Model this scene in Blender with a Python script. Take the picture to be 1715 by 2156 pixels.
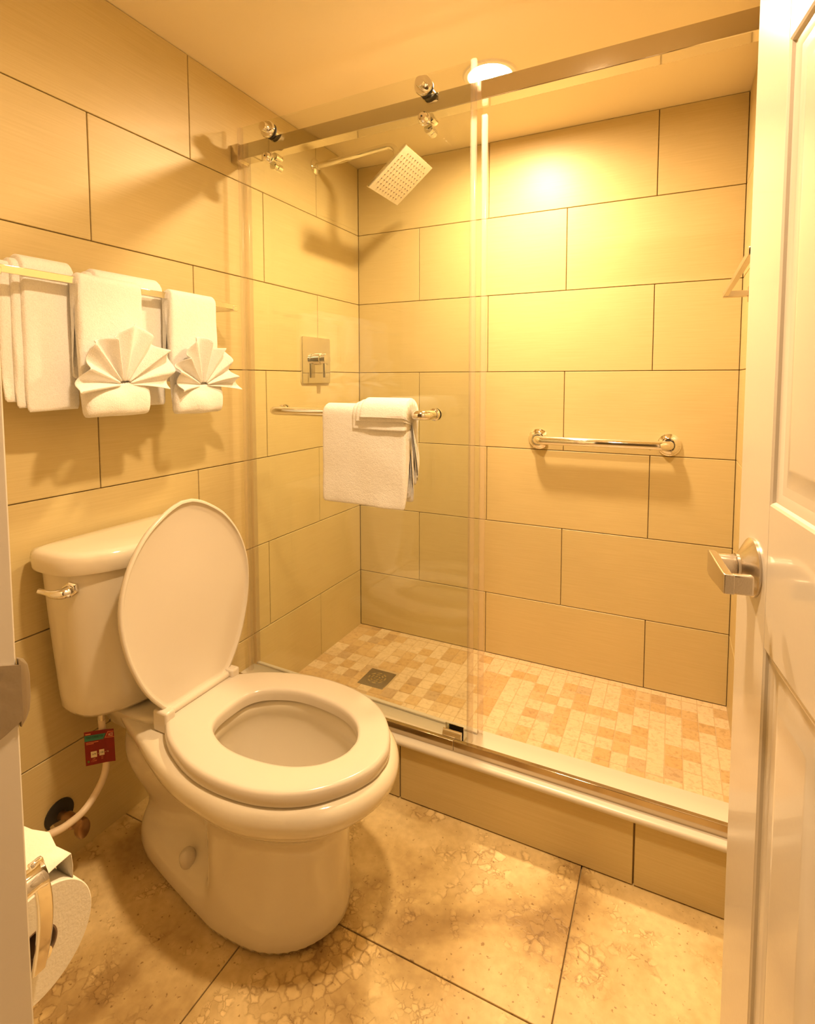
import bpy, math, random
from mathutils import Vector, Matrix, noise
random.seed(7)
for o in list(bpy.data.objects): bpy.data.objects.remove(o)
SC = bpy.context.scene
COL = SC.collection
PI = math.pi

# ------------------------------------------------------------------ camera
IMW, IMH = 1715, 2156
FPX, PCX, PCY = 1127.34, 878.2, 874.0
CAM = Vector((1.2904, -2.0904, 1.137)); YAW, PIT = 0.4453, -0.0646
cd = bpy.data.cameras.new('camera'); cam = bpy.data.objects.new('camera', cd); COL.objects.link(cam)
cd.sensor_fit = 'HORIZONTAL'; cd.sensor_width = 36.0
cd.lens = FPX / IMW * 36.0
cd.shift_x = (IMW / 2 - PCX) / IMW
cd.shift_y = -(IMH / 2 - PCY) / IMW
cd.clip_start = 0.02
f = Vector((-math.sin(YAW) * math.cos(PIT), math.cos(YAW) * math.cos(PIT), math.sin(PIT)))
r = Vector((math.cos(YAW), math.sin(YAW), 0)); u = r.cross(f)
M = Matrix(((r.x, u.x, -f.x, CAM.x), (r.y, u.y, -f.y, CAM.y), (r.z, u.z, -f.z, CAM.z), (0, 0, 0, 1)))
cam.matrix_world = M
SC.camera = cam

# ------------------------------------------------------------------ world, exposure
LAMP_COL = (1.0, 0.71, 0.42)
LAMP_E = 1300.0        # radiance of each lamp lens
wd = bpy.data.worlds.new('world'); SC.world = wd; wd.use_nodes = True
bgn = wd.node_tree.nodes['Background']
bgn.inputs[0].default_value = (1.0, 0.47, 0.11, 1); bgn.inputs[1].default_value = 0.13   # ambient fill added for the room beyond the doorway, tinted orange to warm shadows
vs = SC.view_settings
vs.view_transform = 'Standard'; vs.look = 'None'; vs.gamma = 1.0; vs.use_curve_mapping = False
vs.exposure = 0.0

# ------------------------------------------------------------------ room dimensions (metres)
ZF = -0.02          # room floor (shower floor is z = 0)
ZC = 2.075          # ceiling
XW = 1.489          # right wall
YF = -1.84          # inner face of the doorway wall
YCURB = -0.835      # front face of the curb
ZS = 0.155          # top of the curb slab
TH = 0.3049; TA = 0.2571; TQ = 0.3065     # tile course height, first joint, half tile length
LAMP = (0.755, -0.45)   # lamp over the shower
LAMP2 = (1.02, -1.37)   # second lamp over the toilet side (its light shows on the door towel, the towel rail and the lever's shadow)

# ------------------------------------------------------------------ materials
def newmat(name):
    m = bpy.data.materials.new(name); m.use_nodes = True
    nt = m.node_tree; b = nt.nodes['Principled BSDF']
    return m, nt, b
def setin(b, **k):
    for n, v in k.items():
        b.inputs[n.replace('_', ' ')].default_value = v
def plain(name, col, rough=0.5, metal=0.0, coat=0.0, bump=0.0, bscale=200.0, spec=0.5):
    m, nt, b = newmat(name)
    b.inputs['Base Color'].default_value = (*col, 1); b.inputs['Roughness'].default_value = rough
    b.inputs['Metallic'].default_value = metal; b.inputs['Coat Weight'].default_value = coat
    b.inputs['Specular IOR Level'].default_value = spec
    tc = nt.nodes.new('ShaderNodeTexCoord')
    nz = nt.nodes.new('ShaderNodeTexNoise'); nz.inputs['Scale'].default_value = bscale; nz.inputs['Detail'].default_value = 3
    nt.links.new(tc.outputs['Object'], nz.inputs['Vector'])
    mp = nt.nodes.new('ShaderNodeMapRange'); mp.inputs[3].default_value = max(0, rough - 0.03); mp.inputs[4].default_value = rough + 0.03
    nt.links.new(nz.outputs[0], mp.inputs[0]); nt.links.new(mp.outputs[0], b.inputs['Roughness'])
    if bump:
        bp = nt.nodes.new('ShaderNodeBump'); bp.inputs['Strength'].default_value = bump; bp.inputs['Distance'].default_value = 0.002
        nt.links.new(nz.outputs[0], bp.inputs['Height']); nt.links.new(bp.outputs[0], b.inputs['Normal'])
    return m
def ramp(nt, fac, stops):
    n = nt.nodes.new('ShaderNodeValToRGB'); e = n.color_ramp.elements
    while len(e) < len(stops): e.new(0.5)
    for el, (p, c) in zip(e, stops): el.position = p; el.color = (*c, 1)
    nt.links.new(fac, n.inputs[0]); return n
def mixc(nt, fac, a, b_, mode='MIX'):
    n = nt.nodes.new('ShaderNodeMix'); n.data_type = 'RGBA'; n.blend_type = mode
    for s, v in ((0, fac), (6, a), (7, b_)):
        if isinstance(v, (int, float)): n.inputs[s].default_value = v
        elif isinstance(v, tuple): n.inputs[s].default_value = (*v, 1)
        else: nt.links.new(v, n.inputs[s])
    return n.outputs[2]

def mat_tile():
    m, nt, b = newmat('porcelain_tile')
    tc = nt.nodes.new('ShaderNodeTexCoord')
    mp = nt.nodes.new('ShaderNodeMapping'); mp.inputs['Scale'].default_value = (7, 7, 260)
    gm = nt.nodes.new('ShaderNodeNewGeometry')
    nt.links.new(gm.outputs['Position'], mp.inputs[0])
    nz = nt.nodes.new('ShaderNodeTexNoise'); nz.inputs['Scale'].default_value = 1.0; nz.inputs['Detail'].default_value = 4
    nt.links.new(mp.outputs[0], nz.inputs['Vector'])
    n2 = nt.nodes.new('ShaderNodeTexNoise'); n2.inputs['Scale'].default_value = 3.0; n2.inputs['Detail'].default_value = 2
    nt.links.new(gm.outputs['Position'], n2.inputs['Vector'])
    c1 = ramp(nt, nz.outputs[0], ((0.25, (0.60, 0.475, 0.225)), (0.75, (0.66, 0.53, 0.262))))
    c2 = ramp(nt, n2.outputs[0], ((0.3, (0.94, 0.94, 0.94)), (0.7, (1.0, 1.0, 1.0))))
    c = mixc(nt, 1.0, c1.outputs[0], c2.outputs[0], 'MULTIPLY')
    oi = nt.nodes.new('ShaderNodeObjectInfo')
    c3 = ramp(nt, oi.outputs['Random'], ((0.0, (0.95, 0.95, 0.95)), (1.0, (1.0, 1.0, 1.0))))
    c = mixc(nt, 1.0, c, c3.outputs[0], 'MULTIPLY')
    nt.links.new(c, b.inputs['Base Color'])
    setin(b, Roughness=0.42)
    bp = nt.nodes.new('ShaderNodeBump'); bp.inputs['Strength'].default_value = 0.08; bp.inputs['Distance'].default_value = 0.001
    nt.links.new(nz.outputs[0], bp.inputs['Height']); nt.links.new(bp.outputs[0], b.inputs['Normal'])
    return m
def mat_travertine():
    m, nt, b = newmat('travertine')
    gm = nt.nodes.new('ShaderNodeNewGeometry')
    def nz(scale, det=5, dist=0.0):
        n = nt.nodes.new('ShaderNodeTexNoise'); n.inputs['Scale'].default_value = scale; n.inputs['Detail'].default_value = det
        n.inputs['Distortion'].default_value = dist
        nt.links.new(gm.outputs['Position'], n.inputs['Vector']); return n.outputs[0]
    cl = ramp(nt, nz(4.2, 5, 0.4), ((0.34, (0.38, 0.245, 0.09)), (0.46, (0.60, 0.435, 0.19)), (0.64, (0.76, 0.59, 0.30))))
    cf = ramp(nt, nz(60, 6), ((0.3, (0.86, 0.84, 0.82)), (0.65, (1.0, 1.0, 1.0))))
    c = mixc(nt, 1.0, cl.outputs[0], cf.outputs[0], 'MULTIPLY')
    # clusters of rounded chips with dark seams
    ad = nt.nodes.new('ShaderNodeVectorMath'); ad.operation = 'ADD'
    ns = nt.nodes.new('ShaderNodeTexNoise'); ns.inputs['Scale'].default_value = 45; ns.inputs['Detail'].default_value = 4
    nt.links.new(gm.outputs['Position'], ns.inputs['Vector'])
    sc = nt.nodes.new('ShaderNodeVectorMath'); sc.operation = 'SCALE'; sc.inputs['Scale'].default_value = 0.022
    nt.links.new(ns.outputs['Color'], sc.inputs[0]); nt.links.new(gm.outputs['Position'], ad.inputs[0]); nt.links.new(sc.outputs[0], ad.inputs[1])
    def vor(scale, feat):
        v = nt.nodes.new('ShaderNodeTexVoronoi'); v.feature = feat; v.inputs['Scale'].default_value = scale
        nt.links.new(ad.outputs[0], v.inputs['Vector']); return v
    def pebbles(scale):
        ve = vor(scale, 'DISTANCE_TO_EDGE'); vf = vor(scale, 'F1')
        edge = ramp(nt, ve.outputs['Distance'], ((0.0, (0.62, 0.56, 0.50)), (0.07, (0.84, 0.81, 0.78)), (0.13, (1.08, 1.09, 1.11)), (0.30, (1.17, 1.19, 1.23))))
        sel = ramp(nt, vf.outputs['Color'], ((0.40, (0, 0, 0)), (0.62, (1, 1, 1))))
        return mixc(nt, sel.outputs[0], (0.92, 0.90, 0.87), edge.outputs[0])
    pa = pebbles(46); pb = pebbles(85)
    blob = ramp(nt, nz(5.0, 4, 1.2), ((0.53, (0, 0, 0)), (0.61, (1, 1, 1))))
    blob2 = ramp(nt, nz(7.0, 4, 1.2), ((0.54, (0, 0, 0)), (0.62, (1, 1, 1))))
    seam = mixc(nt, 1.0, pa, pb, 'MULTIPLY')
    c = mixc(nt, blob.outputs[0], c, mixc(nt, 1.0, c, pa, 'MULTIPLY'))
    c = mixc(nt, blob2.outputs[0], c, mixc(nt, 1.0, c, pb, 'MULTIPLY'))
    # small pits
    pit = ramp(nt, nz(110, 2), ((0.27, (0.55, 0.48, 0.4)), (0.33, (1, 1, 1))))
    c = mixc(nt, 1.0, c, pit.outputs[0], 'MULTIPLY')
    nt.links.new(c, b.inputs['Base Color']); setin(b, Roughness=0.38)
    hm = mixc(nt, blob.outputs[0], pit.outputs[0], seam)
    bp = nt.nodes.new('ShaderNodeBump'); bp.inputs['Strength'].default_value = 0.35; bp.inputs['Distance'].default_value = 0.0015
    nt.links.new(hm, bp.inputs['Height']); nt.links.new(bp.outputs[0], b.inputs['Normal'])
    return m
def mat_mosaic():
    m, nt, b = newmat('mosaic_stone')
    oi = nt.nodes.new('ShaderNodeObjectInfo'); gm = nt.nodes.new('ShaderNodeNewGeometry')
    nz = nt.nodes.new('ShaderNodeTexNoise'); nz.inputs['Scale'].default_value = 70; nz.inputs['Detail'].default_value = 6; nz.inputs['Distortion'].default_value = 0.8
    nt.links.new(gm.outputs['Position'], nz.inputs['Vector'])
    base = ramp(nt, oi.outputs['Random'], ((0.0, (0.70, 0.545, 0.335)), (0.50, (0.66, 0.505, 0.30)), (0.58, (0.545, 0.36, 0.155)), (0.80, (0.60, 0.415, 0.20)), (0.90, (0.575, 0.395, 0.19)), (0.945, (0.43, 0.28, 0.13)), (1.0, (0.68, 0.53, 0.33))))
    gr = ramp(nt, nz.outputs[0], ((0.30, (0.78, 0.74, 0.68)), (0.5, (1, 1, 1)), (0.75, (1.06, 1.06, 1.08))))
    c = mixc(nt, 1.0, base.outputs[0], gr.outputs[0], 'MULTIPLY')
    nt.links.new(c, b.inputs['Base Color']); setin(b, Roughness=0.45)
    bp = nt.nodes.new('ShaderNodeBump'); bp.inputs['Strength'].default_value = 0.2; bp.inputs['Distance'].default_value = 0.001
    nt.links.new(nz.outputs[0], bp.inputs['Height']); nt.links.new(bp.outputs[0], b.inputs['Normal'])
    return m
def mat_terry(name, col):
    m, nt, b = newmat(name)
    gm = nt.nodes.new('ShaderNodeNewGeometry')
    nz = nt.nodes.new('ShaderNodeTexNoise'); nz.inputs['Scale'].default_value = 420; nz.inputs['Detail'].default_value = 4
    nt.links.new(gm.outputs['Position'], nz.inputs['Vector'])
    n2 = nt.nodes.new('ShaderNodeTexNoise'); n2.inputs['Scale'].default_value = 90; n2.inputs['Detail'].default_value = 4
    nt.links.new(gm.outputs['Position'], n2.inputs['Vector'])
    c = ramp(nt, nz.outputs[0], ((0.3, tuple(x * 0.90 for x in col)), (0.6, col)))
    nt.links.new(c.outputs[0], b.inputs['Base Color'])
    setin(b, Roughness=0.95, Sheen_Weight=0.35, Sheen_Roughness=0.4); b.inputs['Specular IOR Level'].default_value = 0.1
    ad = nt.nodes.new('ShaderNodeMath'); ad.operation = 'ADD'; nt.links.new(nz.outputs[0], ad.inputs[0]); nt.links.new(n2.outputs[0], ad.inputs[1])
    bp = nt.nodes.new('ShaderNodeBump'); bp.inputs['Strength'].default_value = 0.4; bp.inputs['Distance'].default_value = 0.003
    nt.links.new(ad.outputs[0], bp.inputs['Height']); nt.links.new(bp.outputs[0], b.inputs['Normal'])
    return m
def schlick(nt, f0=0.04):
    lw = nt.nodes.new('ShaderNodeLayerWeight'); lw.inputs[0].default_value = 0.5
    pw = nt.nodes.new('ShaderNodeMath'); pw.operation = 'POWER'; pw.inputs[1].default_value = 5.0
    nt.links.new(lw.outputs['Facing'], pw.inputs[0])
    ma = nt.nodes.new('ShaderNodeMath'); ma.operation = 'MULTIPLY_ADD'; ma.inputs[1].default_value = 1 - f0; ma.inputs[2].default_value = f0
    nt.links.new(pw.outputs[0], ma.inputs[0]); return ma.outputs[0]
def mat_glass(name, tint, edge=False):
    m = bpy.data.materials.new(name); m.use_nodes = True; nt = m.node_tree
    for n in list(nt.nodes): nt.nodes.remove(n)
    out = nt.nodes.new('ShaderNodeOutputMaterial')
    tr = nt.nodes.new('ShaderNodeBsdfTransparent'); tr.inputs[0].default_value = (*tint, 1)
    gl = nt.nodes.new('ShaderNodeBsdfGlossy'); gl.inputs['Roughness'].default_value = 0.0; gl.inputs[0].default_value = (1, 1, 1, 1)
    fr = schlick(nt)
    mx = nt.nodes.new('ShaderNodeMixShader')
    nt.links.new(fr, mx.inputs[0]); nt.links.new(tr.outputs[0], mx.inputs[1]); nt.links.new(gl.outputs[0], mx.inputs[2])
    nt.links.new(mx.outputs[0], out.inputs[0])
    return m
def mat_vinyl():
    m = bpy.data.materials.new('clear_vinyl'); m.use_nodes = True; nt = m.node_tree
    for n in list(nt.nodes): nt.nodes.remove(n)
    out = nt.nodes.new('ShaderNodeOutputMaterial')
    tr = nt.nodes.new('ShaderNodeBsdfTransparent'); tr.inputs[0].default_value = (0.985, 0.965, 0.95, 1)
    tl = nt.nodes.new('ShaderNodeBsdfTranslucent'); tl.inputs[0].default_value = (0.9, 0.8, 0.72, 1)
    gl = nt.nodes.new('ShaderNodeBsdfGlossy'); gl.inputs['Roughness'].default_value = 0.12
    fr = schlick(nt)
    tc = nt.nodes.new('ShaderNodeTexCoord'); nz = nt.nodes.new('ShaderNodeTexNoise'); nz.inputs['Scale'].default_value = 30
    nt.links.new(tc.outputs['Object'], nz.inputs['Vector'])
    mr = nt.nodes.new('ShaderNodeMapRange'); mr.inputs[3].default_value = 0.12; mr.inputs[4].default_value = 0.18
    nt.links.new(nz.outputs[0], mr.inputs[0])
    m1 = nt.nodes.new('ShaderNodeMixShader'); nt.links.new(mr.outputs[0], m1.inputs[0])
    nt.links.new(tr.outputs[0], m1.inputs[1]); nt.links.new(tl.outputs[0], m1.inputs[2])
    m2 = nt.nodes.new('ShaderNodeMixShader'); nt.links.new(fr, m2.inputs[0])
    nt.links.new(m1.outputs[0], m2.inputs[1]); nt.links.new(gl.outputs[0], m2.inputs[2])
    nt.links.new(m2.outputs[0], out.inputs[0]); return m
def mat_emit(name, col, s):
    m = bpy.data.materials.new(name); m.use_nodes = True; nt = m.node_tree
    for n in list(nt.nodes): nt.nodes.remove(n)
    out = nt.nodes.new('ShaderNodeOutputMaterial'); e = nt.nodes.new('ShaderNodeEmission')
    e.inputs[0].default_value = (*col, 1); e.inputs[1].default_value = s
    nt.links.new(e.outputs[0], out.inputs[0]); return m

MT = dict(
    tile=mat_tile(), trav=mat_travertine(), mosaic=mat_mosaic(),
    grout=plain('grout', (0.46, 0.335, 0.16), 0.9, bump=0.3),
    strip=plain('chrome_dark_reflection', (0.50, 0.42, 0.31), 0.12, metal=1.0),  # chrome with the dark reflection of curb and floor put into its colour
    grout_light=plain('grout_light', (0.54, 0.40, 0.22), 0.9, bump=0.3),
    ceiling=plain('ceiling_paint', (0.84, 0.73, 0.50), 0.8, bump=0.06, bscale=260),
    paint=plain('gloss_paint', (0.69, 0.63, 0.54), 0.22, coat=0.3, bump=0.03, bscale=160),
    wallpaint=plain('wall_paint', (0.74, 0.64, 0.46), 0.6, bump=0.05),
    slab=plain('white_slab', (0.66, 0.60, 0.49), 0.25),
    ceramic=plain('vitreous_china', (0.71, 0.64, 0.51), 0.09, coat=0.4),
    seat=plain('seat_plastic', (0.66, 0.595, 0.50), 0.16),
    chrome=plain('chrome', (0.86, 0.84, 0.80), 0.05, metal=1.0),
    brushed=plain('brushed_nickel', (0.66, 0.60, 0.52), 0.26, metal=1.0, bump=0.05, bscale=500),
    satin=plain('satin_aluminium', (0.66, 0.60, 0.50), 0.055, metal=1.0, bscale=400),
    black=plain('black_rubber_and_shade', (0.02, 0.017, 0.013), 0.5),  # rubber parts, also painted shade in the track end, lever gap and screw recess
    dark=plain('hole_shade', (0.03, 0.02, 0.015), 0.7),
    drainm=plain('drain_metal', (0.30, 0.26, 0.19), 0.35, metal=0.8),
    oldmetal=plain('old_strike_metal', (0.36, 0.30, 0.22), 0.45, metal=0.7, bump=0.4, bscale=60),
    copper=plain('tarnished_brass', (0.36, 0.22, 0.11), 0.3, metal=0.9),
    terry=mat_terry('white_terry', (0.84, 0.82, 0.79)),
    paper=plain('tissue_paper', (0.78, 0.73, 0.62), 0.95, bump=0.2, bscale=300),
    card=plain('card_core', (0.20, 0.13, 0.08), 0.9),
    hose=plain('vinyl_hose', (0.74, 0.60, 0.43), 0.45),
    red=plain('red_print', (0.24, 0.012, 0.01), 0.35), redd=plain('red_print_bright', (0.36, 0.025, 0.015), 0.35),
    teal=plain('teal_print', (0.05, 0.24, 0.17), 0.4), ink=plain('black_ink', (0.012, 0.02, 0.015), 0.5),
    white=plain('white_print', (0.85, 0.72, 0.50), 0.5), orange=plain('orange_print', (0.85, 0.30, 0.14), 0.5), green=plain('green_print', (0.1, 0.28, 0.04), 0.5),
    headface=plain('shower_face', (0.70, 0.64, 0.55), 0.3, metal=0.35),
    glass=mat_glass('door_glass', (0.965, 0.975, 0.95)), vinyl=mat_vinyl(),
    trimw=plain('lamp_trim_white', (0.83, 0.76, 0.62), 0.4),
    bulb=mat_emit('lamp_lens', LAMP_COL, LAMP_E), bulb2=mat_emit('lamp_lens_second', LAMP_COL, LAMP_E * 0.80),
)

# ------------------------------------------------------------------ mesh helpers
ORG = {}
def tag(o, label=None, cat=None, group=None, kind=None):
    if label: o['label'] = label
    if cat: o['category'] = cat
    if group: o['group'] = group
    if kind: o['kind'] = kind
    return o
def thing(name, loc, label, cat, group=None, kind=None):
    o = bpy.data.objects.new(name, None); COL.objects.link(o); o.empty_display_size = 0.05
    o.location = loc; ORG[o] = Vector(loc)
    return tag(o, label, cat, group, kind)
def V(*a): return Vector(a)

class MB:
    """collects geometry in world coordinates"""
    def __init__(s): s.v = []; s.f = []
    def add(s, vs_, fs):
        n = len(s.v); s.v += [Vector(p) for p in vs_]; s.f += [tuple(i + n for i in q) for q in fs]; return s
    def box(s, a, b):
        x0, y0, z0 = a; x1, y1, z1 = b
        return s.add([(x0, y0, z0), (x1, y0, z0), (x1, y1, z0), (x0, y1, z0), (x0, y0, z1), (x1, y0, z1), (x1, y1, z1), (x0, y1, z1)],
                     [(0, 3, 2, 1), (4, 5, 6, 7), (0, 1, 5, 4), (1, 2, 6, 5), (2, 3, 7, 6), (3, 0, 4, 7)])
    def fbox(s, o, ax, ay, az, lo, hi):
        """box in the frame o + ax*i + ay*j + az*k"""
        t = MB().box(lo, hi)
        return s.add([o + ax * p.x + ay * p.y + az * p.z for p in t.v], t.f)
    def loft(s, rings, cap0=True, cap1=True, close=True):
        n = len(rings[0]); vs_ = [p for rg in rings for p in rg]; fs = []
        m = n if close else n - 1
        for i in range(len(rings) - 1):
            for j in range(m):
                k = (j + 1) % n
                fs.append((i * n + j, i * n + k, (i + 1) * n + k, (i + 1) * n + j))
        if cap0: fs.append(tuple(range(n - 1, -1, -1)))
        if cap1: fs.append(tuple((len(rings) - 1) * n + j for j in range(n)))
        return s.add(vs_, fs)
    def lathe(s, o, ax, prof, n=32, cap0=True, cap1=True):
        """prof: (radius, distance along ax)"""
        ax = Vector(ax).normalized(); a = ax.orthogonal().normalized(); b = ax.cross(a)
        o = Vector(o)
        rings = [[o + ax * h + (a * math.cos(2 * PI * j / n) + b * math.sin(2 * PI * j / n)) * rr for j in range(n)] for rr, h in prof]
        return s.loft(rings, cap0, cap1)
    def tube(s, pts, rad, n=16, cap=True):
        pts = [Vector(p) for p in pts]; rings = []; up = None
        for i, p in enumerate(pts):
            t = (pts[min(i + 1, len(pts) - 1)] - pts[max(i - 1, 0)]).normalized()
            if up is None: up = t.orthogonal().normalized()
            up = (up - t * up.dot(t)).normalized(); b = t.cross(up)
            rr = rad[i] if isinstance(rad, (list, tuple)) else rad
            rings.append([p + (up * math.cos(2 * PI * j / n) + b * math.sin(2 * PI * j / n)) * rr for j in range(n)])
        return s.loft(rings, cap, cap)
    def build(s, name, mat, parent=None, smooth=40, bevel=0.0, seg=2, sub=0, loc=None, solid=0.0):
        org = Vector(loc) if loc is not None else (ORG[parent] if parent in ORG else V(0, 0, 0))
        me = bpy.data.meshes.new(name); me.from_pydata([p - org for p in s.v], [], s.f); me.update()
        me.materials.append(MT[mat] if isinstance(mat, str) else mat)
        import bmesh
        bm = bmesh.new(); bm.from_mesh(me); bmesh.ops.recalc_face_normals(bm, faces=bm.faces); bm.to_mesh(me); bm.free()
        if smooth:
            me.polygons.foreach_set('use_smooth', [True] * len(me.polygons))
            me.set_sharp_from_angle(angle=math.radians(smooth))
        o = bpy.data.objects.new(name, me); COL.objects.link(o)
        if parent is not None:
            o.parent = parent; ORG[o] = org
            if loc is not None: o.location = org - ORG[parent]
        else:
            o.location = org; ORG[o] = org
        if solid:
            md = o.modifiers.new('solid', 'SOLIDIFY'); md.thickness = solid; md.offset = 0
        if bevel:
            md = o.modifiers.new('bevel', 'BEVEL'); md.width = bevel; md.segments = seg; md.limit_method = 'ANGLE'; md.angle_limit = math.radians(35)
        if sub:
            md = o.modifiers.new('sub', 'SUBSURF'); md.levels = sub; md.render_levels = sub
        return o
def dupe(o, parent, loc, name=None):
    c = o.copy(); COL.objects.link(c); c.parent = parent; c.location = Vector(loc) - (ORG[parent] if parent in ORG else V(0, 0, 0)); return c

def cr(pts, n, closed=True):
    """Catmull-Rom through 2D/3D tuples, n samples per span"""
    out = []; m = len(pts); P = [Vector(p) for p in pts]
    rng = range(m) if closed else range(m - 1)
    for i in rng:
        if closed: a, b, c, d = P[(i - 1) % m], P[i], P[(i + 1) % m], P[(i + 2) % m]
        else: a, b, c, d = P[max(i - 1, 0)], P[i], P[i + 1], P[min(i + 2, m - 1)]
        for k in range(n):
            t = k / n
            out.append(0.5 * ((2 * b) + (c - a) * t + (2 * a - 5 * b + 4 * c - d) * t * t + (3 * b - a - 3 * c + d) * t ** 3))
    if not closed: out.append(P[-1])
    return out
def egg(half, n=6):
    """half outline [(x, w)...] first and last with w = 0 -> closed symmetric outline (x, y)"""
    pts = [(x, w) for x, w in half] + [(x, -w) for x, w in reversed(half[1:-1])]
    return cr(pts, n)
def resample(ol, n):
    L = [0.0]; m = len(ol)
    for i in range(m): L.append(L[-1] + (ol[(i + 1) % m] - ol[i]).length)
    out = []; j = 0
    for k in range(n):
        d = L[-1] * k / n
        while L[j + 1] < d: j += 1
        t = (d - L[j]) / max(1e-9, L[j + 1] - L[j]); out.append(ol[j].lerp(ol[(j + 1) % m], t))
    return out

# ------------------------------------------------------------------ tiled walls
tile_cache = {}
def piece(name, mat, parent, lo, hi, bevel=0.0012, inset=0.0):
    """a box piece as an object of its own, sharing mesh data between equal sizes"""
    lo = Vector(lo); hi = Vector(hi); c = (lo + hi) / 2; d = (hi - lo)
    key = (name, mat, round(d.x, 4), round(d.y, 4), round(d.z, 4))
    if key not in tile_cache:
        hx, hy, hz = d / 2; b = min(bevel, hx * 0.4, hy * 0.4, hz * 0.4)
        # chamfered box
        vs_ = []; 
        for sx in (-1, 1):
            for sy in (-1, 1):
                for sz in (-1, 1):
                    vs_ += [(sx * hx, sy * (hy - b), sz * (hz - b)), (sx * (hx - b), sy * hy, sz * (hz - b)), (sx * (hx - b), sy * (hy - b), sz * hz)]
        import bmesh
        bm = bmesh.new()
        for p in vs_: bm.verts.new(p)
        bmesh.ops.convex_hull(bm, input=bm.verts)
        bmesh.ops.dissolve_limit(bm, angle_limit=0.02, verts=bm.verts, edges=bm.edges)
        me = bpy.data.meshes.new(name); bm.to_mesh(me); bm.free(); me.materials.append(MT[mat]); tile_cache[key] = me
    o = bpy.data.objects.new(name, tile_cache[key]); COL.objects.link(o); o.parent = parent
    o.location = c - ORG[parent]; return o
G = 0.0013   # half joint width
def courses():
    zs = [0.0] + [TA + TH * k for k in range(6)] + [ZC]
    return [(zs[i], zs[i + 1]) for i in range(7)]     # index 0 = bottom course

# left wall
wl = MB().box((-0.12, YF - 0.1, ZF - 0.02), (-0.0095, 0.0, ZC + 0.02)).build('wall_left', 'grout', loc=(-0.01, YF, ZF))
tag(wl, 'left wall of large beige tiles behind the toilet and shower head', 'wall', kind='structure')
D = -0.3115
for i, (z0, z1) in enumerate(courses()):
    if i == 0: z0 = ZF - 0.005
    js = [D + TQ * (0 if i % 2 == 0 else -1) + 2 * TQ * k for k in range(-4, 2)]
    js = [YF - 0.02] + [j for j in js if YF + 0.02 < j < -0.02] + [0.0]
    for a, b in zip(js, js[1:]):
        piece('tile', 'tile', wl, (-0.0098, a + G, z0 + G), (random.uniform(-0.0004, 0.0004), b - G, z1 - G))
# back wall
wb = MB().box((-0.1, 0.0095, -0.02), (XW + 0.1, 0.12, ZC + 0.02)).build('wall_back', 'grout', loc=(0, 0.01, 0))
tag(wb, 'back wall of the shower in beige tiles with the grab bar', 'wall', kind='structure')
for i, (z0, z1) in enumerate(courses()):
    e = 0.3015 + (TQ if i % 2 == 0 else 0)
    js = [0.0] + [j for j in (e - 2 * TQ, e, e + 2 * TQ) if 0.02 < j < XW - 0.02] + [XW]
    for a, b in zip(js, js[1:]):
        piece('tile', 'tile', wb, (a + G, random.uniform(-0.0004, 0.0004), z0 + G), (b - G, 0.0098, z1 - G))
# right wall
wr = MB().box((XW + 0.0095, YF - 0.1, ZF - 0.02), (XW + 0.12, 0.0, ZC + 0.02)).build('wall_right', 'grout', loc=(XW + 0.01, YF, ZF))
tag(wr, 'right wall of beige tiles seen in a narrow strip beside the door', 'wall', kind='structure')
for i, (z0, z1) in enumerate(courses()):
    if i == 0: z0 = ZF - 0.005
    js = [-0.55 + (TQ if i % 2 else 0) - 2 * TQ * k for k in range(-1, 3)]
    js = [YF - 0.02] + sorted(j for j in js if YF + 0.02 < j < -0.02) + [0.0]
    for a, b in zip(js, js[1:]):
        piece('tile', 'tile', wr, (XW + random.uniform(-0.0004, 0.0004), a + G, z0 + G), (XW + 0.0098, b - G, z1 - G))
# room floor
fl = MB().box((-0.1, -3.0, ZF - 0.1), (XW + 0.6, 0.1, ZF - 0.0085)).build('floor', 'grout', loc=(0, -1.2, ZF))
tag(fl, 'brown travertine tile floor around the toilet', 'floor', kind='structure')
xs = [-0.01, 0.52, 1.125, 1.735, 2.05]; ys = [-3.0, -2.42, -1.81, -1.197, -0.70]
for i in range(len(xs) - 1):
    for j in range(len(ys) - 1):
        x1 = min(xs[i + 1], XW + 0.5)
        if ys[j] > -1.85: x1 = min(x1, XW)
        if x1 <= xs[i] + 0.02: continue
        piece('floor_tile', 'trav', fl, (xs[i] + 0.0014, ys[j] + 0.0014, ZF - 0.009), (x1 - 0.0014, ys[j + 1] - 0.0014, ZF), bevel=0.0008)
# ceiling with a round hole for the lamp
import bmesh
bm = bmesh.new()
oc = [bm.verts.new(p) for p in ((-0.1, -3.0, ZC), (XW + 0.6, -3.0, ZC), (XW + 0.6, 0.1, ZC), (-0.1, 0.1, ZC))]
ed = [bm.edges.new((oc[i], oc[(i + 1) % 4])) for i in range(4)]
RH = 0.064
for LX, LY in (LAMP, LAMP2):
    ic = [bm.verts.new((LX + RH * math.cos(2 * PI * k / 40), LY + RH * math.sin(2 * PI * k / 40), ZC)) for k in range(40)]
    ed += [bm.edges.new((ic[i], ic[(i + 1) % 40])) for i in range(40)]
bmesh.ops.triangle_fill(bm, use_beauty=True, edges=ed)
ex = bmesh.ops.extrude_face_region(bm, geom=list(bm.faces))
bmesh.ops.translate(bm, vec=(0, 0, 0.03), verts=[g for g in ex['geom'] if isinstance(g, bmesh.types.BMVert)])
bmesh.ops.recalc_face_normals(bm, faces=bm.faces)
me = bpy.data.meshes.new('ceiling'); bm.to_mesh(me); bm.free(); me.materials.append(MT['ceiling'])
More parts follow.
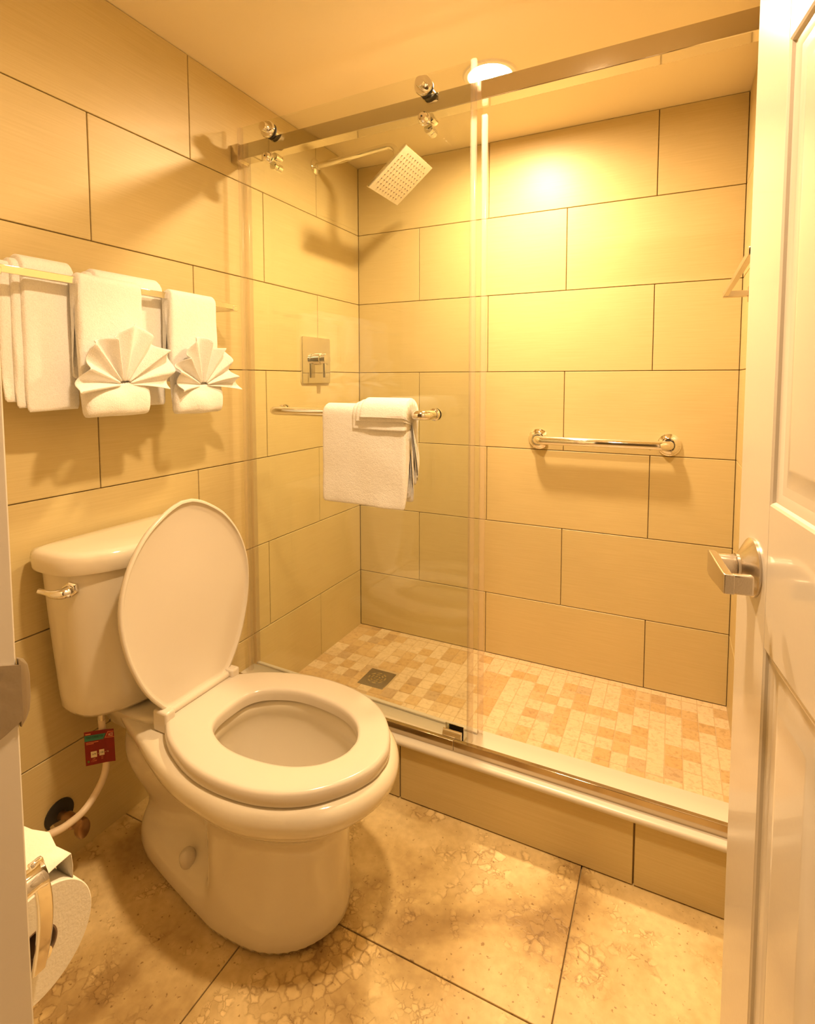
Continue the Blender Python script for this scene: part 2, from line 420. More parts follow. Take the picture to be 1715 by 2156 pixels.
ce = bpy.data.objects.new('ceiling', me); COL.objects.link(ce); tag(ce, 'low cream painted ceiling with recessed lamps', 'ceiling', kind='structure')
# doorway wall (left of the opening, header, right return) and jambs
XJ = 0.795; XJR = 1.478
wf = MB().box((-0.01, YF - 0.1, ZF), (XJ - 0.018, YF, ZC)).box((XJ - 0.018, YF - 0.1, 2.03), (XW + 0.6, YF, ZC)).box((XJR + 0.018, YF - 0.1, ZF), (XW + 0.6, YF, 2.03)).build('wall_front', 'wallpaint', loc=(0, YF, ZF))
tag(wf, 'painted doorway wall carrying the toilet paper holder', 'wall', kind='structure')
j1 = MB().box((XJ - 0.018, YF - 0.11, ZF), (XJ, YF, 2.012)).build('trim_1', 'paint', loc=(XJ, YF - 0.05, ZF), bevel=0.002)
tag(j1, 'cream painted door jamb with worn strike plate at left edge', 'door jamb', kind='structure')
j2 = MB().box((XJR, YF - 0.11, ZF), (XJR + 0.018, YF, 2.012)).box((XJ - 0.018, YF - 0.11, 2.012), (XJR + 0.018, YF, 2.03)).build('trim_2', 'paint', loc=(XJR, YF - 0.05, ZF), bevel=0.002)
tag(j2, 'hinge side and head of the painted door frame', 'door jamb', kind='structure')
# strike plate: flat plate with a curled lip on the room side
zs_ = 0.872
ol = [(-0.075, -0.036), (-0.075, 0.036), (-0.030, 0.036), (-0.012, 0.030), (0.002, 0.024), (0.002, -0.024), (-0.012, -0.030), (-0.030, -0.036)]
sp = MB().loft([[V(XJ + h, YF + a, zs_ + b) for a, b in ol] for h in (-0.001, 0.0022)])
lipo = ((0.0022, 0.0), (0.0018, 0.005), (0.0, 0.009), (-0.003, 0.011), (-0.0045, 0.0095), (-0.002, 0.006), (-0.0005, 0.0))
sp.loft([[V(XJ + px, YF + py * k, zs_ + b) for px, py in lipo] for b, k in ((-0.030, 0.1), (-0.026, 0.6), (-0.020, 0.88), (-0.010, 1.0), (0.010, 1.0), (0.020, 0.88), (0.026, 0.6), (0.030, 0.1))])
spo = sp.build('strike_plate', 'oldmetal', j1, bevel=0.0006); tag(spo, 'worn metal strike plate with curled lip')
MB().box((XJ + 0.0016, YF - 0.058, zs_ - 0.014), (XJ + 0.0026, YF - 0.024, zs_ + 0.014)).build('latch_hole_shade', 'dark', spo)  # raised dark patch painting the shade inside the latch opening
for dz in (-0.026, 0.026):
    MB().lathe((XJ + 0.002, YF - 0.042, zs_ + dz), (1, 0, 0), [(0.004, 0), (0.0035, 0.001), (0.001, 0.0013)], 12).build('screw', 'oldmetal', spo)

# ------------------------------------------------------------------ shower base, curb
sf = MB().box((-0.005, -0.73, -0.09), (XW + 0.005, 0.005, -0.0014)).build('shower_floor', 'grout_light', loc=(0, 0, 0))
tag(sf, 'shower floor of small cream and gold stone mosaic squares', 'shower floor', kind='structure')
px_, py_ = 0.0493, 0.0540
mx = [0.0] + [0.0158 + px_ * k for k in range(1, 30)] + [XW]
my = [0.0] + [-0.031 - py_ * k for k in range(0, 13)]
g = 0.0011
cells = []
DR = (0.245, -0.430, 0.355, -0.315)
for j in range(len(my) - 1):
    for i in range(len(mx) - 1):
        a, b, c, d = mx[i], mx[i + 1], my[j + 1], my[j]
        cells.append((a, c, b, d))
vis = [c for c in cells if c[3] > -0.52]
hid = [c for c in cells if c[3] <= -0.52]
def drain_clip(c):
    a, y0, b, y1 = c
    cx, cy = (a + b) / 2, (y0 + y1) / 2
    return DR[0] < cx < DR[2] and DR[1] < cy < DR[3]
vis = [c for c in vis if not drain_clip(c)]
vis.sort(key=lambda c: -(c[2] - c[0]) * (c[3] - c[1]) - (0.0 if c[3] < -0.05 else -1))
for k, (a, y0, b, y1) in enumerate(vis):
    if k < 300:
        piece('mosaic_tile', 'mosaic', sf, (a + g, y0 + g, -0.008), (b - g, y1 - g, random.uniform(-0.0006, 0.0003)), bevel=0.001)
rest = vis[300:] + hid
m = MB()
for a, y0, b, y1 in rest: m.box((a + g, y0 + g, -0.008), (b - g, y1 - g, 0.0))
o = m.build('mosaic_tiles', 'mosaic', sf, smooth=0); o['kind'] = 'stuff'
# curb
cb = MB().box((0.0, YCURB + 0.0095, ZF), (XW, -0.712, ZS - 0.018)).build('shower_curb', 'grout', loc=(0, -0.77, ZF))
tag(cb, 'beige tiled shower curb topped with a white slab', 'shower curb', kind='structure')
jx = [0.0, 0.034, 0.638, 1.238, XW]
for a, b in zip(jx, jx[1:]):
    piece('curb_tile', 'tile', cb, (a + 0.002, YCURB, ZF + 0.003), (b - 0.002, YCURB + 0.0098, ZS - 0.0195), bevel=0.001)
MB().box((0.001, -0.7125, 0.002), (XW - 0.001, -0.708, ZS - 0.02)).build('inner_face', 'tile', cb)
sl = []
for x in (0.001, XW - 0.001):
    sl.append([V(x, yy, zz) for yy, zz in [(-0.706, ZS - 0.018), (-0.706, ZS - 0.002), (-0.708, ZS)] + [(-0.838 - 0.009 * math.sin(t), ZS - 0.009 + 0.009 * math.cos(t)) for t in [PI * k / 8 for k in range(9)]]])
o = MB().loft(sl).build('threshold_slab', 'slab', cb, smooth=50); tag(o, 'white bullnosed threshold slab')
# chrome threshold strip
t = thing('threshold_strip', (0.7, -0.817, ZS), 'chrome water dam strip running along the front of the curb', 'threshold strip')
MB().box((0.004, -0.823, ZS), (0.79, -0.811, ZS + 0.029)).build('strip', 'strip', t, bevel=0.0012)
MB().box((0.7905, -0.823, ZS), (XW - 0.06, -0.811, ZS + 0.029)).build('strip', 'strip', t, bevel=0.0012)
MB().box((XW - 0.0595, -0.821, ZS), (XW - 0.002, -0.811, ZS + 0.027)).build('track_end_shade', 'black', t, bevel=0.001)  # black block painting the shade inside the open end of the track
# drain
t = thing('floor_drain', (0.30, -0.3725, 0.0), 'square dark metal floor drain set in the mosaic', 'drain')
MB().box((DR[0] + 0.001, DR[1] + 0.001, -0.01), (DR[2] - 0.001, DR[3] - 0.001, 0.0015)).build('frame', 'drainm', t, bevel=0.001)
dc = V(0.30, -0.3725, 0.0015)
gr = MB().lathe(dc, (0, 0, 1), [(0.042, -0.003), (0.042, 0.0006), (0.0405, 0.001), (0.0, 0.001)], 40, True, False).build('grate', 'drainm', t)
sm = MB()
for rr, n in ((0.033, 8), (0.022, 6), (0.010, 4)):
    for k in range(n):
        a0 = 2 * PI * k / n + rr * 20
        arc = [a0 + q * (2 * PI / n) * 0.62 / 5 for q in range(6)]
        sm.loft([[dc + V(math.cos(a) * (rr + s_), math.sin(a) * (rr + s_), z) for s_, z in ((-0.0028, 0.0008), (0.0028, 0.0008), (0.0028, 0.0013), (-0.0028, 0.0013))] for a in arc])
sm.build('slots', 'chrome' , gr, smooth=0)

# ------------------------------------------------------------------ recessed lamp
def make_lamp(xy, label, up, lens):
    t = thing('recessed_light', (xy[0], xy[1], ZC), label, 'ceiling light', 'recessed ceiling lamps')
    lc = V(xy[0], xy[1], ZC)
    MB().lathe(lc, (0, 0, -1), [(0.0625, -0.001), (0.0635, 0.003), (0.070, 0.0055), (0.080, 0.0045), (0.084, 0.0), (0.084, -0.0005)], 48, False, False).build('trim_ring', 'trimw', t)
    MB().lathe(lc, (0, 0, 1), [(0.0625, -0.002), (0.0625, 0.055), (0.0, 0.055)], 48, False, False).build('housing', 'trimw', t)
    MB().lathe(lc + V(0, 0, up), (0, 0, -1), [(0.052, 0.0), (0.051, 0.006), (0.045, 0.016), (0.028, 0.026), (0.0, 0.029)], 18, False, False).build('lens', lens, t)
make_lamp(LAMP, 'round recessed ceiling lamp glowing above the shower, half hidden by the header rail', 0.025, 'bulb')
make_lamp(LAMP2, 'second round recessed ceiling lamp, over the toilet side of the room', 0.038, 'bulb2')

# ------------------------------------------------------------------ shower enclosure
def dl(x): return -0.768 - 0.030 * x          # sliding glass, centre plane y
def fx(x): return -0.700 - 0.030 * x          # fixed glass
def bar_y(x): return -0.737 - 0.024 * x       # header bar centre
def slabxy(m, fn, x0, x1, z0, z1, th, n=1):
    pts = []
    for x in (x0, x1):
        y = fn(x); pts.append((x, y))
    (xa, ya), (xb, yb) = pts
    return m.add([(xa, ya - th / 2, z0), (xb, yb - th / 2, z0), (xb, yb + th / 2, z0), (xa, ya + th / 2, z0),
                  (xa, ya - th / 2, z1), (xb, yb - th / 2, z1), (xb, yb + th / 2, z1), (xa, ya + th / 2, z1)],
                 [(0, 3, 2, 1), (4, 5, 6, 7), (0, 1, 5, 4), (1, 2, 6, 5), (2, 3, 7, 6), (3, 0, 4, 7)])
BZ0, BZ1 = 1.834, 1.880
t = thing('header_rail', (0.74, bar_y(0.74), BZ0), 'brushed metal header rail spanning the shower opening wall to wall', 'rail')
slabxy(MB(), bar_y, 0.012, XW - 0.012, BZ0, BZ1, 0.042).build('bar', 'satin', t, bevel=0.0015)
for a, b in ((0.001, 0.03), (XW - 0.03, XW - 0.001)):
    slabxy(MB(), bar_y, a, b, BZ0 - 0.006, BZ1 + 0.004, 0.052).build('end_bracket', 'satin', t, bevel=0.002)
# fixed glass
FX0, FX1, FZ0, FZ1 = 0.012, 0.826, ZS + 0.004, 1.893
t = thing('fixed_glass_panel', (0.42, fx(0.42), ZS), 'fixed clear glass shower panel behind the sliding door', 'glass panel')
slabxy(MB(), fx, FX0, FX1, FZ0, FZ1, 0.008).build('pane', 'glass', t, smooth=0)
slabxy(MB(), fx, 0.001, FX0 + 0.006, ZS + 0.001, FZ1 + 0.001, 0.016).build('wall_seal', 'vinyl', t, bevel=0.002)
slabxy(MB(), fx, FX1 - 0.002, FX1 + 0.014, FZ0 + 0.001, BZ0 - 0.012, 0.012).build('edge_seal', 'vinyl', t, bevel=0.003)
slabxy(MB(), fx, FX0, FX1, ZS + 0.0005, ZS + 0.006, 0.012).build('bottom_channel', 'slab', t, bevel=0.001)
# sliding door
DX0, DX1, DZ0, DZ1 = 0.050, 0.822, 0.174, 1.922
t = thing('sliding_glass_door', (0.43, dl(0.43), DZ0), 'clear glass sliding shower door with rollers and a chrome towel bar', 'shower door')
slabxy(MB(), dl, DX0, DX1, DZ0, DZ1, 0.008).build('pane', 'glass', t, smooth=0)
slabxy(MB(), dl, DX0 - 0.012, DX0 + 0.004, DZ0, DZ1 + 0.002, 0.012).build('edge_seal', 'vinyl', t, bevel=0.003)
slabxy(MB(), dl, DX1 - 0.004, DX1 + 0.012, DZ0, DZ1 + 0.004, 0.012).build('edge_seal', 'vinyl', t, bevel=0.003)
for x in (0.165, 0.690):
    y = dl(x); zc = 1.893
    rl = MB().lathe((x, y - 0.004, zc), (0, -1, 0), [(0.0245, 0), (0.0245, 0.006), (0.0225, 0.0085), (0.014, 0.009)], 32, True, True).build('roller', 'chrome', t)
    MB().lathe((x, y - 0.0125, zc), (0, -1, 0), [(0.0135, 0), (0.0135, 0.018), (0.0122, 0.020), (0.0, 0.0205)], 28, True, False).build('cap', 'chrome', rl)
    MB().lathe((x, y + 0.004, zc), (0, 1, 0), [(0.0225, 0), (0.0225, 0.004), (0.0, 0.004)], 28, True, False).build('washer', 'black', rl)
    MB().lathe((x, y + 0.0085, zc), (0, 1, 0), [(0.016, 0.0), (0.016, 0.004), (0.0128, 0.006), (0.0128, 0.040), (0.016, 0.042), (0.016, 0.046), (0.0, 0.046)], 28, True, False).build('wheel', 'chrome', rl)
    zl = 1.808
    gd = MB().lathe((x + 0.004, y - 0.004, zl), (0, -1, 0), [(0.0155, 0), (0.0165, 0.003), (0.0165, 0.006), (0.0145, 0.008), (0.015, 0.010), (0.014, 0.017), (0.010, 0.022), (0.0, 0.024)], 24, True, False).build('anti_jump_knob', 'chrome', t)
    MB().lathe((x + 0.004, y - 0.0282, zl), (0, -1, 0), [(0.0025, 0), (0.0, 0.0003)], 10).build('set_screw', 'black', gd)
    MB().lathe((x + 0.014, y + 0.0045, zl + 0.008), (0, 1, 0), [(0.011, 0), (0.011, 0.012), (0.009, 0.014), (0.010, 0.030), (0.006, 0.036), (0.0, 0.037)], 20, True, False).build('guide_pin', 'chrome', gd)
    MB().lathe((x + 0.008, y + 0.0045, zl - 0.018), (0, 1, 0), [(0.012, 0), (0.012, 0.012), (0.010, 0.014), (0.012, 0.016), (0.012, 0.034), (0.008, 0.036), (0.0, 0.037)], 20, True, False).build('guide_wheel', 'chrome', gd)
# towel bar on the door
HZ = 1.047; xl, xr = 0.205, 0.722; off = 0.058
pth = [V(xl, dl(xl) - 0.004, HZ)]
for k in range(7):
    a = PI / 2 * k / 6
    pth.append(V(xl + 0.028 - 0.028 * math.cos(a), dl(xl) - 0.004 - (off - 0.028) - 0.028 * math.sin(a), HZ))
for k in range(7):
    a = PI / 2 * (6 - k) / 6
    pth.append(V(xr - 0.028 + 0.028 * math.cos(a), dl(xr) - 0.004 - (off - 0.028) - 0.028 * math.sin(a), HZ))
pth.append(V(xr, dl(xr) - 0.004, HZ))
tb = MB().tube(pth, 0.0125, 20).build('towel_bar', 'chrome', t); tag(tb, 'chrome towel bar')
for x in (xl, xr):
    MB().lathe((x, dl(x) - 0.0038, HZ), (0, -1, 0), [(0.0165, 0), (0.0165, 0.004), (0.0145, 0.006), (0.0145, 0.012), (0.0126, 0.0135)], 28).build('collar', 'chrome', tb)
    MB().lathe((x, dl(x) + 0.0038, HZ), (0, 1, 0), [(0.0165, 0), (0.0165, 0.006), (0.013, 0.012), (0.0, 0.013)], 28, True, False).build('back_knob', 'chrome', tb)
# door guide on the curb
gx0, gx1 = 0.752, 0.806
t = thing('door_guide', (0.779, dl(0.78), ZS), 'small chrome bottom guide gripping the sliding glass on the curb', 'door guide')
yg = dl(0.78)
MB().box((gx0 - 0.012, -0.8115, ZS), (gx1 + 0.002, yg + 0.03, ZS + 0.006)).build('base', 'chrome', t, bevel=0.001)
def jaw(y0, y1, h0, h1):
    n = 6; rg = []
    for x in (gx0, gx1):
        top = [V(x, y0 + (y1 - y0) * k / n, ZS + 0.006 + h0 + (h1 - h0) * math.sin(PI / 2 * k / n)) for k in range(n + 1)]
        rg.append(top + [V(x, y1, ZS + 0.006), V(x, y0, ZS + 0.006)])
    return MB().loft(rg)
jaw(-0.8105, yg - 0.0065, 0.014, 0.036).build('jaw', 'chrome', t, bevel=0.001)
jaw(yg + 0.022, yg + 0.0065, 0.018, 0.042).build('jaw', 'chrome', t, bevel=0.001)

# ------------------------------------------------------------------ shower fittings
SY = -0.316
t = thing('rain_shower', (0.0, SY, 1.972), 'square chrome rain shower head on a bent arm from the left wall', 'shower head')
MB().lathe((0.0005, SY, 1.972), (1, 0, 0), [(0.030, 0), (0.030, 0.004), (0.024, 0.008), (0.014, 0.010), (0.013, 0.018)], 32).build('wall_flange', 'chrome', t)
ap = cr([(0.002, SY, 1.972), (0.15, SY, 1.980), (0.29, SY, 1.990), (0.335, SY, 1.988), (0.357, SY, 1.970), (0.360, SY, 1.945), (0.358, SY, 1.920)], 6, False)
MB().tube(ap, 0.012, 18).build('arm', 'chrome', t)
tl = math.radians(38); hn = V(math.sin(tl), 0, -math.cos(tl)); hv = V(math.cos(tl), 0, math.sin(tl)); hu = V(0, 1, 0)
hc = V(0.380, SY, 1.872)
MB().lathe(hc - hn * 0.012, -hn, [(0.022, 0), (0.022, 0.008), (0.016, 0.012), (0.016, 0.022), (0.018, 0.03), (0.012, 0.042), (0.0, 0.044)], 24, True, False).build('swivel_ball', 'chrome', t)
HS = 0.110; HV = 0.096
hd = MB().fbox(hc, hu, hv, hn, (-HS, -HV, -0.010), (HS, HV, -0.001)).build('head_plate', 'chrome', t, bevel=0.002)
fp = MB().fbox(hc, hu, hv, hn, (-HS + 0.002, -HV + 0.002, -0.0012), (HS - 0.002, HV - 0.002, 0.0004)).build('spray_face', 'headface', hd)
nb = MB()
for i in range(10):
    for j in range(10):
        if (i in (0, 9)) and (j in (0, 9)): continue
        p = hc + hu * ((i - 4.5) * 0.0195) + hv * ((j - 4.5) * 0.0170) + hn * 0.0003
        nb.lathe(p, hn, [(0.0030, 0), (0.0024, 0.0016), (0.0, 0.0018)], 8, False, False)
o = nb.build('nozzles', 'card', hd); o['kind'] = 'stuff'; o['label'] = 'rows of small dark rubber nozzles'
# valve
t = thing('shower_valve', (0.0, -0.332, 1.22), 'chrome shower valve plate with lever on the tiled wall', 'shower valve')
rc = 0.008
def rrect(y0, y1, z0, z1, r_, n=4):
    out = []
    for (cy, cz, a0) in ((y1 - r_, z1 - r_, 0), (y0 + r_, z1 - r_, PI / 2), (y0 + r_, z0 + r_, PI), (y1 - r_, z0 + r_, 1.5 * PI)):
        for k in range(n + 1):
            a = a0 + PI / 2 * k / n; out.append((cy + r_ * math.cos(a), cz + r_ * math.sin(a)))
    return out
rr_ = rrect(-0.425, -0.24, 1.125, 1.308, rc)
MB().loft([[V(h, -0.3325 + (y + 0.3325) * k, 1.2165 + (z - 1.2165) * k) for y, z in rr_] for h, k in ((0.0006, 1), (0.006, 1), (0.009, 0.985))]).build('plate', 'chrome', t)
kn = MB().lathe((0.009, -0.318, 1.222), (1, 0, 0), [(0.024, 0), (0.024, 0.014), (0.020, 0.016), (0.020, 0.028), (0.022, 0.030), (0.022, 0.040), (0.0, 0.042)], 32, True, False).build('knob', 'chrome', t)
MB().box((0.036, -0.332, 1.146), (0.048, -0.306, 1.215)).build('lever', 'chrome', kn, bevel=0.003)
# grab bar
t = thing('grab_bar', (1.05, 0.0, 0.909), 'chrome grab bar with round flanges on the back shower wall', 'grab bar')
zg = 0.909
gp = []
xa, xb, yo = 0.820, 1.283, -0.052
gp = [V(xa, -0.002, zg)] + [V(xa + 0.03 - 0.03 * math.cos(PI / 2 * k / 6), yo + 0.03 - 0.03 * math.sin(PI / 2 * k / 6), zg) for k in range(7)]
gp += [V(xb - 0.03 + 0.03 * math.cos(PI / 2 * (6 - k) / 6), yo + 0.03 - 0.03 * math.sin(PI / 2 * (6 - k) / 6), zg) for k in range(7)] + [V(xb, -0.002, zg)]
MB().tube(gp, 0.0165, 20).build('bar', 'chrome', t)
for x in (xa, xb):
    fg = MB().lathe((x, -0.0006, zg), (0, -1, 0), [(0.0395, 0), (0.0395, 0.003), (0.036, 0.005), (0.036, 0.008), (0.031, 0.013), (0.026, 0.017), (0.0205, 0.018)], 36).build('flange', 'chrome', t)
    MB().lathe((x, -0.018, zg), (0, -1, 0), [(0.0185, 0), (0.0185, 0.0022), (0.0, 0.0022)], 28, True, False).build('gasket', 'black', fg)
# towel bar on the right shower wall
t = thing('shower_towel_bar', (XW, -0.57, 1.384), 'square brushed towel bar high on the right shower wall', 'towel bar')
zb = 1.386; xb2 = 1.420
MB().box((xb2 - 0.006, -0.872, zb - 0.007), (xb2 + 0.006, -0.268, zb + 0.007)).build('bar', 'brushed', t, bevel=0.001)
for y in (-0.28, -0.86):
    pl = MB().box((XW - 0.012, y - 0.022, zb - 0.022), (XW - 0.0008, y + 0.022, zb + 0.022)).build('mounting_plate', 'brushed', t, bevel=0.002)
    MB().box((xb2 - 0.0065, y - 0.012, zb - 0.0085), (XW - 0.011, y + 0.012, zb + 0.0085)).build('arm', 'brushed', pl, bevel=0.0015)

# ------------------------------------------------------------------ toilet
TY = -1.197
t = thing('toilet', (0.35, TY, ZF), 'white two piece toilet with the lid raised against the tank', 'toilet')
def T3(x, w, z): return V(x, TY + w, z)
def ring(half, z): return [T3(p.x, p.y, z) for p in egg(half, 5)]
ZR = 0.358     # rim top
FT = [(0.655, .080)]
hs = [   # height above the floor, outline half (ten stations from back to front)
    (0.000, [(0.115, 0), (0.125, .042), (0.17, .070), (0.25, .092), (0.34, .113), (0.405, .127), (0.47, .137), (0.58, .128), (0.657, .080), (0.690, 0)]),
    (0.015, [(0.112, 0), (0.122, .044), (0.17, .073), (0.25, .095), (0.34, .115), (0.405, .128), (0.47, .137), (0.58, .128), (0.657, .080), (0.690, 0)]),
    (0.055, [(0.112, 0), (0.122, .045), (0.17, .076), (0.25, .096), (0.34, .112), (0.405, .124), (0.47, .135), (0.58, .127), (0.656, .079), (0.689, 0)]),
    (0.080, [(0.116, 0), (0.128, .042), (0.18, .068), (0.25, .084), (0.34, .094), (0.400, .106), (0.455, .131), (0.58, .126), (0.656, .079), (0.688, 0)]),
    (0.100, [(0.124, 0), (0.137, .036), (0.19, .052), (0.26, .060), (0.34, .064), (0.395, .078), (0.445, .127), (0.58, .125), (0.656, .078), (0.688, 0)]),
    (0.130, [(0.130, 0), (0.144, .034), (0.19, .048), (0.26, .052), (0.34, .054), (0.395, .070), (0.440, .124), (0.58, .123), (0.656, .078), (0.687, 0)]),
    (0.185, [(0.108, 0), (0.122, .050), (0.18, .072), (0.26, .064), (0.34, .056), (0.392, .070), (0.438, .121), (0.58, .122), (0.656, .078), (0.688, 0)]),
    (0.235, [(0.088, 0), (0.104, .060), (0.16, .090), (0.25, .086), (0.33, .072), (0.385, .086), (0.440, .126), (0.58, .128), (0.664, .084), (0.696, 0)]),
    (0.270, [(0.082, 0), (0.098, .062), (0.15, .092), (0.24, .094), (0.32, .098), (0.38, .118), (0.450, .140), (0.58, .143), (0.682, .098), (0.717, 0)]),
    (0.295, [(0.082, 0), (0.098, .060), (0.15, .088), (0.24, .100), (0.31, .118), (0.38, .145), (0.460, .164), (0.59, .167), (0.71, .113), (0.753, 0)]),
    (0.315, [(0.085, 0), (0.100, .058), (0.15, .086), (0.24, .112), (0.31, .140), (0.38, .168), (0.470, .187), (0.60, .188), (0.735, .123), (0.788, 0)]),
    (0.333, [(0.075, 0), (0.090, .062), (0.14, .090), (0.23, .126), (0.31, .158), (0.38, .182), (0.470, .198), (0.60, .197), (0.745, .128), (0.804, 0)]),
    (0.353, [(0.065, 0), (0.080, .068), (0.14, .098), (0.23, .133), (0.31, .164), (0.38, .185), (0.470, .200), (0.60, .198), (0.748, .129), (0.808, 0)]),
    (0.369, [(0.062, 0), (0.078, .072), (0.14, .102), (0.23, .132), (0.31, .160), (0.38, .181), (0.470, .195), (0.60, .193), (0.742, .125), (0.800, 0)]),
    (0.378, [(0.070, 0), (0.086, .068), (0.145, .096), (0.23, .124), (0.31, .150), (0.38, .171), (0.470, .185), (0.60, .183), (0.73, .116), (0.786, 0)]),
]
outer = [ring(hf, ZF + h) for h, hf in hs]
hole = [(0.378, 0), (0.384, .045), (0.402, .078), (0.44, .100), (0.49, .115), (0.55, .118), (0.62, .104), (0.68, .072), (0.712, .036), (0.722, 0)]
def inn(s, dx, z):
    c = 0.55
    return [T3(c + dx + (p.x - c) * s, p.y * s, z) for p in egg(hole, 5)]
inner = [inn(1.02, 0, ZF + 0.377), inn(1.0, 0, ZF + 0.368), inn(1.0, 0, ZF + 0.345), inn(1.05, 0, ZF + 0.335), inn(1.04, 0, ZF + 0.30), inn(0.92, -0.01, ZF + 0.25), inn(0.72, -0.03, ZF + 0.20), inn(0.48, -0.05, ZF + 0.16), inn(0.30, -0.07, ZF + 0.13)]
bw = MB().loft(outer + inner).build('bowl', 'ceramic', t, smooth=60, sub=1)
# raised shelf under the tank
sh = [[T3(p.x, p.y, z) for p in resample(egg([(0.035, 0), (0.04, w * 0.8), (0.07, w), (0.17, w * 1.04), (0.235, w * .98), (0.262, w * .72), (0.268, 0)]), 40)] for z, w in ((0.30, 0.075), (0.33, 0.088), (0.352, 0.100), (0.364, 0.104), (0.370, 0.098))]
MB().loft(sh).build('tank_shelf', 'ceramic', t, smooth=60)
for s in (-1, 1):
    MB().lathe(T3(0.335, s * 0.086, ZF + 0.078), (0.05, s * 0.35, 1), [(0.019, 0), (0.0185, 0.010), (0.016, 0.022), (0.009, 0.030), (0.0, 0.032)], 24, True, False).build('bolt_cap', 'seat', t)
# tank
def tk(w, d, z, x0=0.022):
    h_ = [(x0, 0), (x0, w * .55), (x0 + 0.004, w * .90), (x0 + 0.022, w * .985), (x0 + d * .36, w), (x0 + d * .62, w * .955), (x0 + d * .84, w * .72), (x0 + d * .965, w * .38), (x0 + d, 0)]
    return [V(p.x, TY + 0.008 + p.y, z) for p in resample(egg(h_), 64)]
tank = MB().loft([tk(.150, .130, 0.3755), tk(.178, .164, 0.378), tk(.186, .175, 0.390), tk(.190, .178, 0.42), tk(.200, .186, 0.52), tk(.209, .193, 0.62), tk(.217, .198, 0.722)]).build('tank', 'ceramic', t, smooth=50)
MB().loft([tk(.214, .198, 0.7215, .02), tk(.231, .216, 0.7235, .014), tk(.2335, .219, 0.730, .013), tk(.2345, .220, 0.748, .013), tk(.2325, .217, 0.760, .014), tk(.226, .208, 0.767, .018), tk(.21, .19, 0.7695, .026), tk(.12, .10, 0.7705, .06)]).build('tank_lid', 'ceramic', t, smooth=60)
# flush lever on the near corner of the tank front
lp = V(0.142, TY - 0.2045, 0.692); ln = V(0.62, -0.78, 0).normalized(); lt = V(-0.78, -0.62, 0).normalized()
lv = MB().lathe(lp - ln * 0.006, ln, [(0.0165, 0), (0.0165, 0.008), (0.013, 0.011), (0.009, 0.012), (0.009, 0.02)], 6).build('flush_lever', 'chrome', t)
hp = [lp + ln * 0.016 + V(0, 0, 0), lp + ln * 0.024 + lt * 0.008, lp + ln * 0.026 + lt * 0.022 + V(0, 0, .001), lp + ln * 0.022 + lt * 0.034 + V(0, 0, .003), lp + ln * 0.018 + lt * 0.046 + V(0, 0, .006), lp + ln * 0.017 + lt * 0.054 + V(0, 0, .008)]
MB().tube(cr(hp, 5, False), [0.0135 - 0.008 * min(1, k / 16) for k in range(26)], 14).build('handle', 'chrome', lv)
# seat ring
so = [(0.284, 0), (0.284, .085), (0.302, .112), (0.36, .150), (0.45, .181), (0.54, .1895), (0.63, .177), (0.705, .141), (0.757, .086), (0.783, .035), (0.787, 0)]
si = [(0.386, 0), (0.392, .050), (0.420, .084), (0.48, .109), (0.55, .1125), (0.625, .100), (0.68, .070), (0.708, .030), (0.713, 0)]
eo = resample(egg(so), 96); ei = resample(egg(si), 96)
def lerp_ring(k, z): return [T3(*(eo[j].lerp(ei[j], k)), z) for j in range(96)]
rings = [lerp_ring(k, z) for k, z in ((0.02, .3585), (0.0, .362), (0.0, .374), (0.012, .3805), (0.05, .3852), (0.12, .3868), (0.88, .3868), (0.955, .3855), (0.988, .3815), (1.0, .374), (0.99, .3585))]
MB().loft(rings + [rings[0]], False, False).build('seat', 'seat', t, smooth=60)
for x, w in ((0.70, 0.10), (0.70, -0.10), (0.40, .14), (0.40, -.14)):
    pass
# hinge
hg = MB().tube([T3(0.288, -0.098, 0.392), T3(0.288, 0.098, 0.392)], 0.0085, 16).build('hinge', 'seat', t)
for s in (-1, 1):
    MB().box((0.262, TY + s * 0.098 - 0.013, 0.357), (0.306, TY + s * 0.098 + 0.013, 0.405)).build('hinge_block', 'seat', hg, bevel=0.005, seg=3)
# raised seat lid, leaning slightly back
lo_ = [(0.0, 0), (0.0, .080), (0.018, .105), (0.08, .146), (0.17, .178), (0.26, .1855), (0.34, .163), (0.405, .117), (0.445, .062), (0.462, 0.022), (0.464, 0)]
el = resample(egg(lo_), 88)
ta = math.radians(3.0); ld_ = V(-math.sin(ta), 0, math.cos(ta)); lnn = V(math.cos(ta), 0, math.sin(ta)); lb = V(0.276, TY, 0.392)
def lr(k, h):
    c = Vector((0.215, 0)); out = []
    for p in el:
        q = c + (p - c) * k; out.append(lb + ld_ * q.x + V(0, q.y, 0) + lnn * h)
    return out
MB().loft([lr(0.80, -.010), lr(0.93, -.008), lr(0.985, -.003), lr(1.0, 0.003), lr(1.0, .0085), lr(0.99, .0105), lr(0.972, .0105), lr(0.963, .006), lr(0.93, .0035), lr(0.74, .0033), lr(0.70, .0022), lr(0.4, .0022)]).build('seat_lid', 'seat', t, smooth=50)

